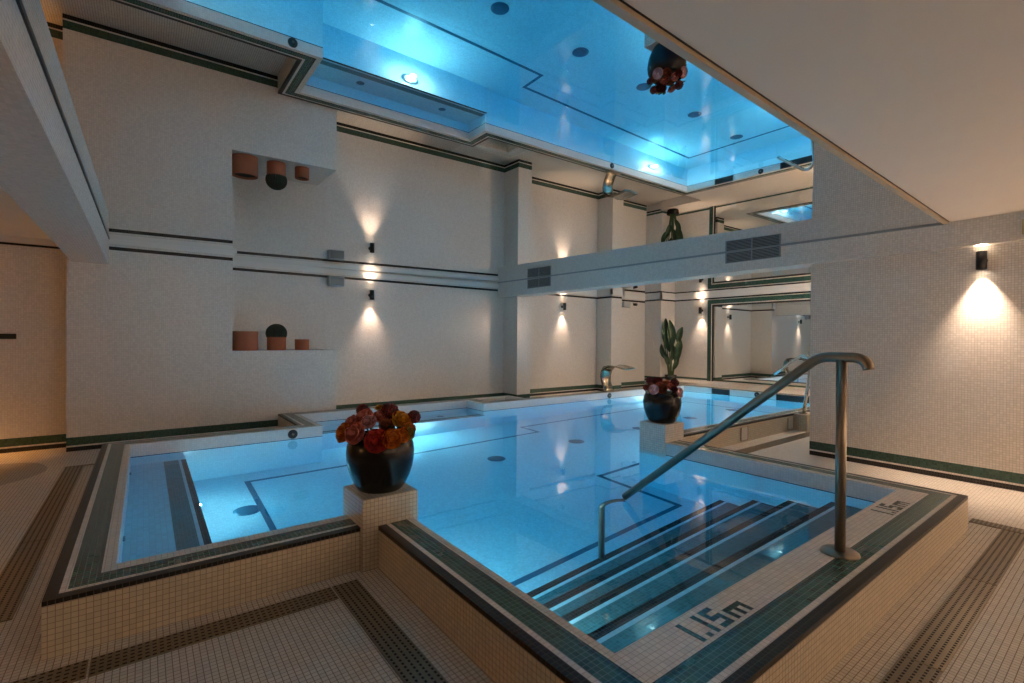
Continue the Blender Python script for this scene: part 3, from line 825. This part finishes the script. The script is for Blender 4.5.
# ------------------------------------------------------------------ tall plant in the far corner
t = thing('potted_plant', 'tall dark paddle-leaved plant in the far corner behind the far vase', 'plant', (10.75, 7.42, -.012))
bm = newbm(); lathe(bm, [(0, 0), (.12, 0), (.14, .02), (.15, .13), (.14, .135), (.13, .12), (0, .11)], 0, 0, 32); part('pot', bm, M['vase'], t)
av = math.atan2(7.42, 10.75); rt = Vector((math.sin(av), -math.cos(av), 0)); bk = Vector((math.cos(av), math.sin(av), 0))
def paddle(side, z0, z1, lean, wid, roll):
    base = rt * (side * .25); p0 = Vector((0, 0, .10)) + base * .3
    pA = base + Vector((0, 0, z0)); pB = base + rt * lean + Vector((0, 0, z1))
    bm = newbm(); tube(bm, [p0, p0.lerp(pA, .5) + Vector((0, 0, .03)), pA], .016, 8, rads=[.02, .016, .012]); st = part('stem', bm, M['stem'], t)
    bm = newbm(); d = pB - pA; nrm = (bk * -1 + rt * roll).normalized(); w = d.normalized().cross(nrm).normalized()
    N = 10; rows = []
    for i in range(N + 1):
        s = i / N; hw = wid * (math.sin(PI * min(1, s * .92 + .06)) ** .75); 
        c = pA + d * s + nrm * (.05 * math.sin(PI * s)) 
        rows.append([bm.verts.new(c + w * hw * q + nrm * abs(q) * hw * .45) for q in (-1, -.5, 0, .5, 1)])
    for i in range(N):
        for k in range(4):
            f = bm.faces.new((rows[i][k], rows[i][k + 1], rows[i + 1][k + 1], rows[i + 1][k])); f.smooth = True
    part('leaf', bm, M['leaf'], st)
for a in ((-.40, .86, 1.58, -.03, .10, -.2), (.05, .84, 1.54, -.05, .11, .3), (-.55, .80, 1.22, -.01, .085, .5), (.70, .95, 1.36, .10, .085, -.3), (.50, .62, 1.06, .10, .09, .2),
          (-.45, .52, .92, -.12, .07, -.5), (-.25, .36, .74, -.12, .065, .3), (.45, .42, .80, .15, .075, -.4), (.10, .50, .95, .0, .07, .8), (.20, .25, .60, .14, .06, .1), (-.10, .72, 1.18, .02, .08, -.6)):
    paddle(*a)

# ------------------------------------------------------------------ big mirror on the end wall
t = thing('wall_mirror', 'large mirror on the end wall framed in green, white and black mosaic', 'mirror', (11.2, 4.5, .04))
bm = newbm(); box(bm, -.012, -.002, -2.28, 2.01, .01, 1.81); part('glass', bm, M['glass_mirror'], t)
bm = newbm()
for (a, b, y, z, mi) in ((0, .04, 2.01, 1.81, 2), (.04, .062, 2.05, 1.85, 1), (.062, .16, 2.072, 1.872, 0)):
    w = b - a
    box(bm, -.02, -.001, 2.01 + a, 2.01 + b, -.04, 1.81 + b, mi)
    box(bm, -.02, -.001, -2.28, 2.01 + a, 1.81 + a, 1.81 + b, mi)
part('frame', bm, [M['frame_green'], M['white'], M['black']], t)

# ------------------------------------------------------------------ floor drains
def grate(name_lab, x0, x1, y0, y1, long_axis):
    t = thing('drain_grate', name_lab, 'drain', ((x0 + x1) / 2, (y0 + y1) / 2, FL), 'floor drain grates')
    hx, hy = (x1 - x0) / 2 - .003, (y1 - y0) / 2 - .003
    bm = newbm(); box(bm, -hx, hx, -hy, hy, .0005, .006, 0)
    pl = part('plate', bm, M['grate'], t, .0015)
    bm = newbm(); hl = hx if long_axis == 'x' else hy; hs = hy if long_axis == 'x' else hx
    n = int(2 * hl / .0225)
    for r in range(5):
        s = -hs + hs * 2 * (r + .5) / 5
        for k in range(n):
            l = -hl + 2 * hl * (k + .5) / n
            (cx, cy) = (l, s) if long_axis == 'x' else (s, l)
            a, b = (.0065, .0045) if long_axis == 'x' else (.0045, .0065)
            quad(bm, [(cx - a, cy - b, .0064), (cx + a, cy - b, .0064), (cx + a, cy + b, .0064), (cx - a, cy + b, .0064)])
    part('holes', bm, M['grate_hole'], pl)
grate('brown drain grate on right floor, farthest piece by the cream strip', 3.41, 4.47, .45, .58, 'x')
grate('brown drain grate on right floor, middle piece with the shiny edge', 2.355, 3.41, .45, .58, 'x')
grate('brown drain grate on right floor, piece at the bottom edge', 1.30, 2.355, .45, .58, 'x')
grate('brown drain grate on left floor, cut by the bottom edge', -1.21, -.16, 2.292, 2.425, 'x')
grate('brown drain grate on left floor, from its joint to the corner', -.16, .735, 2.292, 2.425, 'x')
grate('brown drain grate running from the corner below the near pedestal', .735, .868, 1.40, 2.425, 'y')
grate('brown drain grate below the low pool wall, just outside the photo', .735, .868, .35, 1.40, 'y')
for a, b, lab in ((5.06, 6.11, 'brown drain grate beside left pool rim, piece nearest the back wall'), (4.01, 5.06, 'brown drain grate beside left pool rim, second piece from back wall'), (2.96, 4.01, 'brown drain grate beside left pool rim, piece at the left edge')):
    grate(lab, -.587, -.447, a, b, 'y')
bm = newbm(); box(bm, -.587, -.31, 6.115, 6.15, FL + .0005, FL + .006); o = obj('drain_slot', bm, M['grate'], None, (-.45, 6.13, FL)); tag(o, 'thin dark drain slot between left grate and pool rim', 'drain')
grate('brown cross drain strip between right rim corner and right edge', 4.475, 4.585, -.6, .74, 'y')
grate('brown drain grate on the far passage floor below the plinth', 4.9, 8.4, 2.64, 2.78, 'x')

# ------------------------------------------------------------------ camera, world, view
cam = bpy.data.cameras.new('camera'); co = bpy.data.objects.new('camera', cam); C.objects.link(co)
yaw, pit, rol = (math.radians(v) for v in (52.774, -.235, .364))
F = Vector((math.cos(yaw) * math.cos(pit), math.sin(yaw) * math.cos(pit), math.sin(pit)))
R0 = Vector((math.sin(yaw), -math.cos(yaw), 0)); U0 = R0.cross(F)
R = R0 * math.cos(rol) + U0 * math.sin(rol); U = -R0 * math.sin(rol) + U0 * math.cos(rol)
co.matrix_world = Matrix(((R.x, U.x, -F.x, 0), (R.y, U.y, -F.y, 0), (R.z, U.z, -F.z, 1.), (0, 0, 0, 1)))
cam.sensor_width = 36; cam.lens = 484.42 / 1024 * 36; cam.clip_start = .02
S.camera = co
w = bpy.data.worlds.new('world'); S.world = w; w.use_nodes = True
w.node_tree.nodes['Background'].inputs[0].default_value = (.02, .018, .015, 1)
S.view_settings.view_transform = 'Standard'; S.view_settings.look = 'None'
S.view_settings.exposure = 1.15; S.view_settings.gamma = 1.; S.view_settings.use_curve_mapping = False
cy = S.cycles
cy.max_bounces = 14; cy.diffuse_bounces = 5; cy.glossy_bounces = 8; cy.transmission_bounces = 10
cy.sample_clamp_indirect = 4.; cy.use_denoising = True; cy.blur_glossy = .5
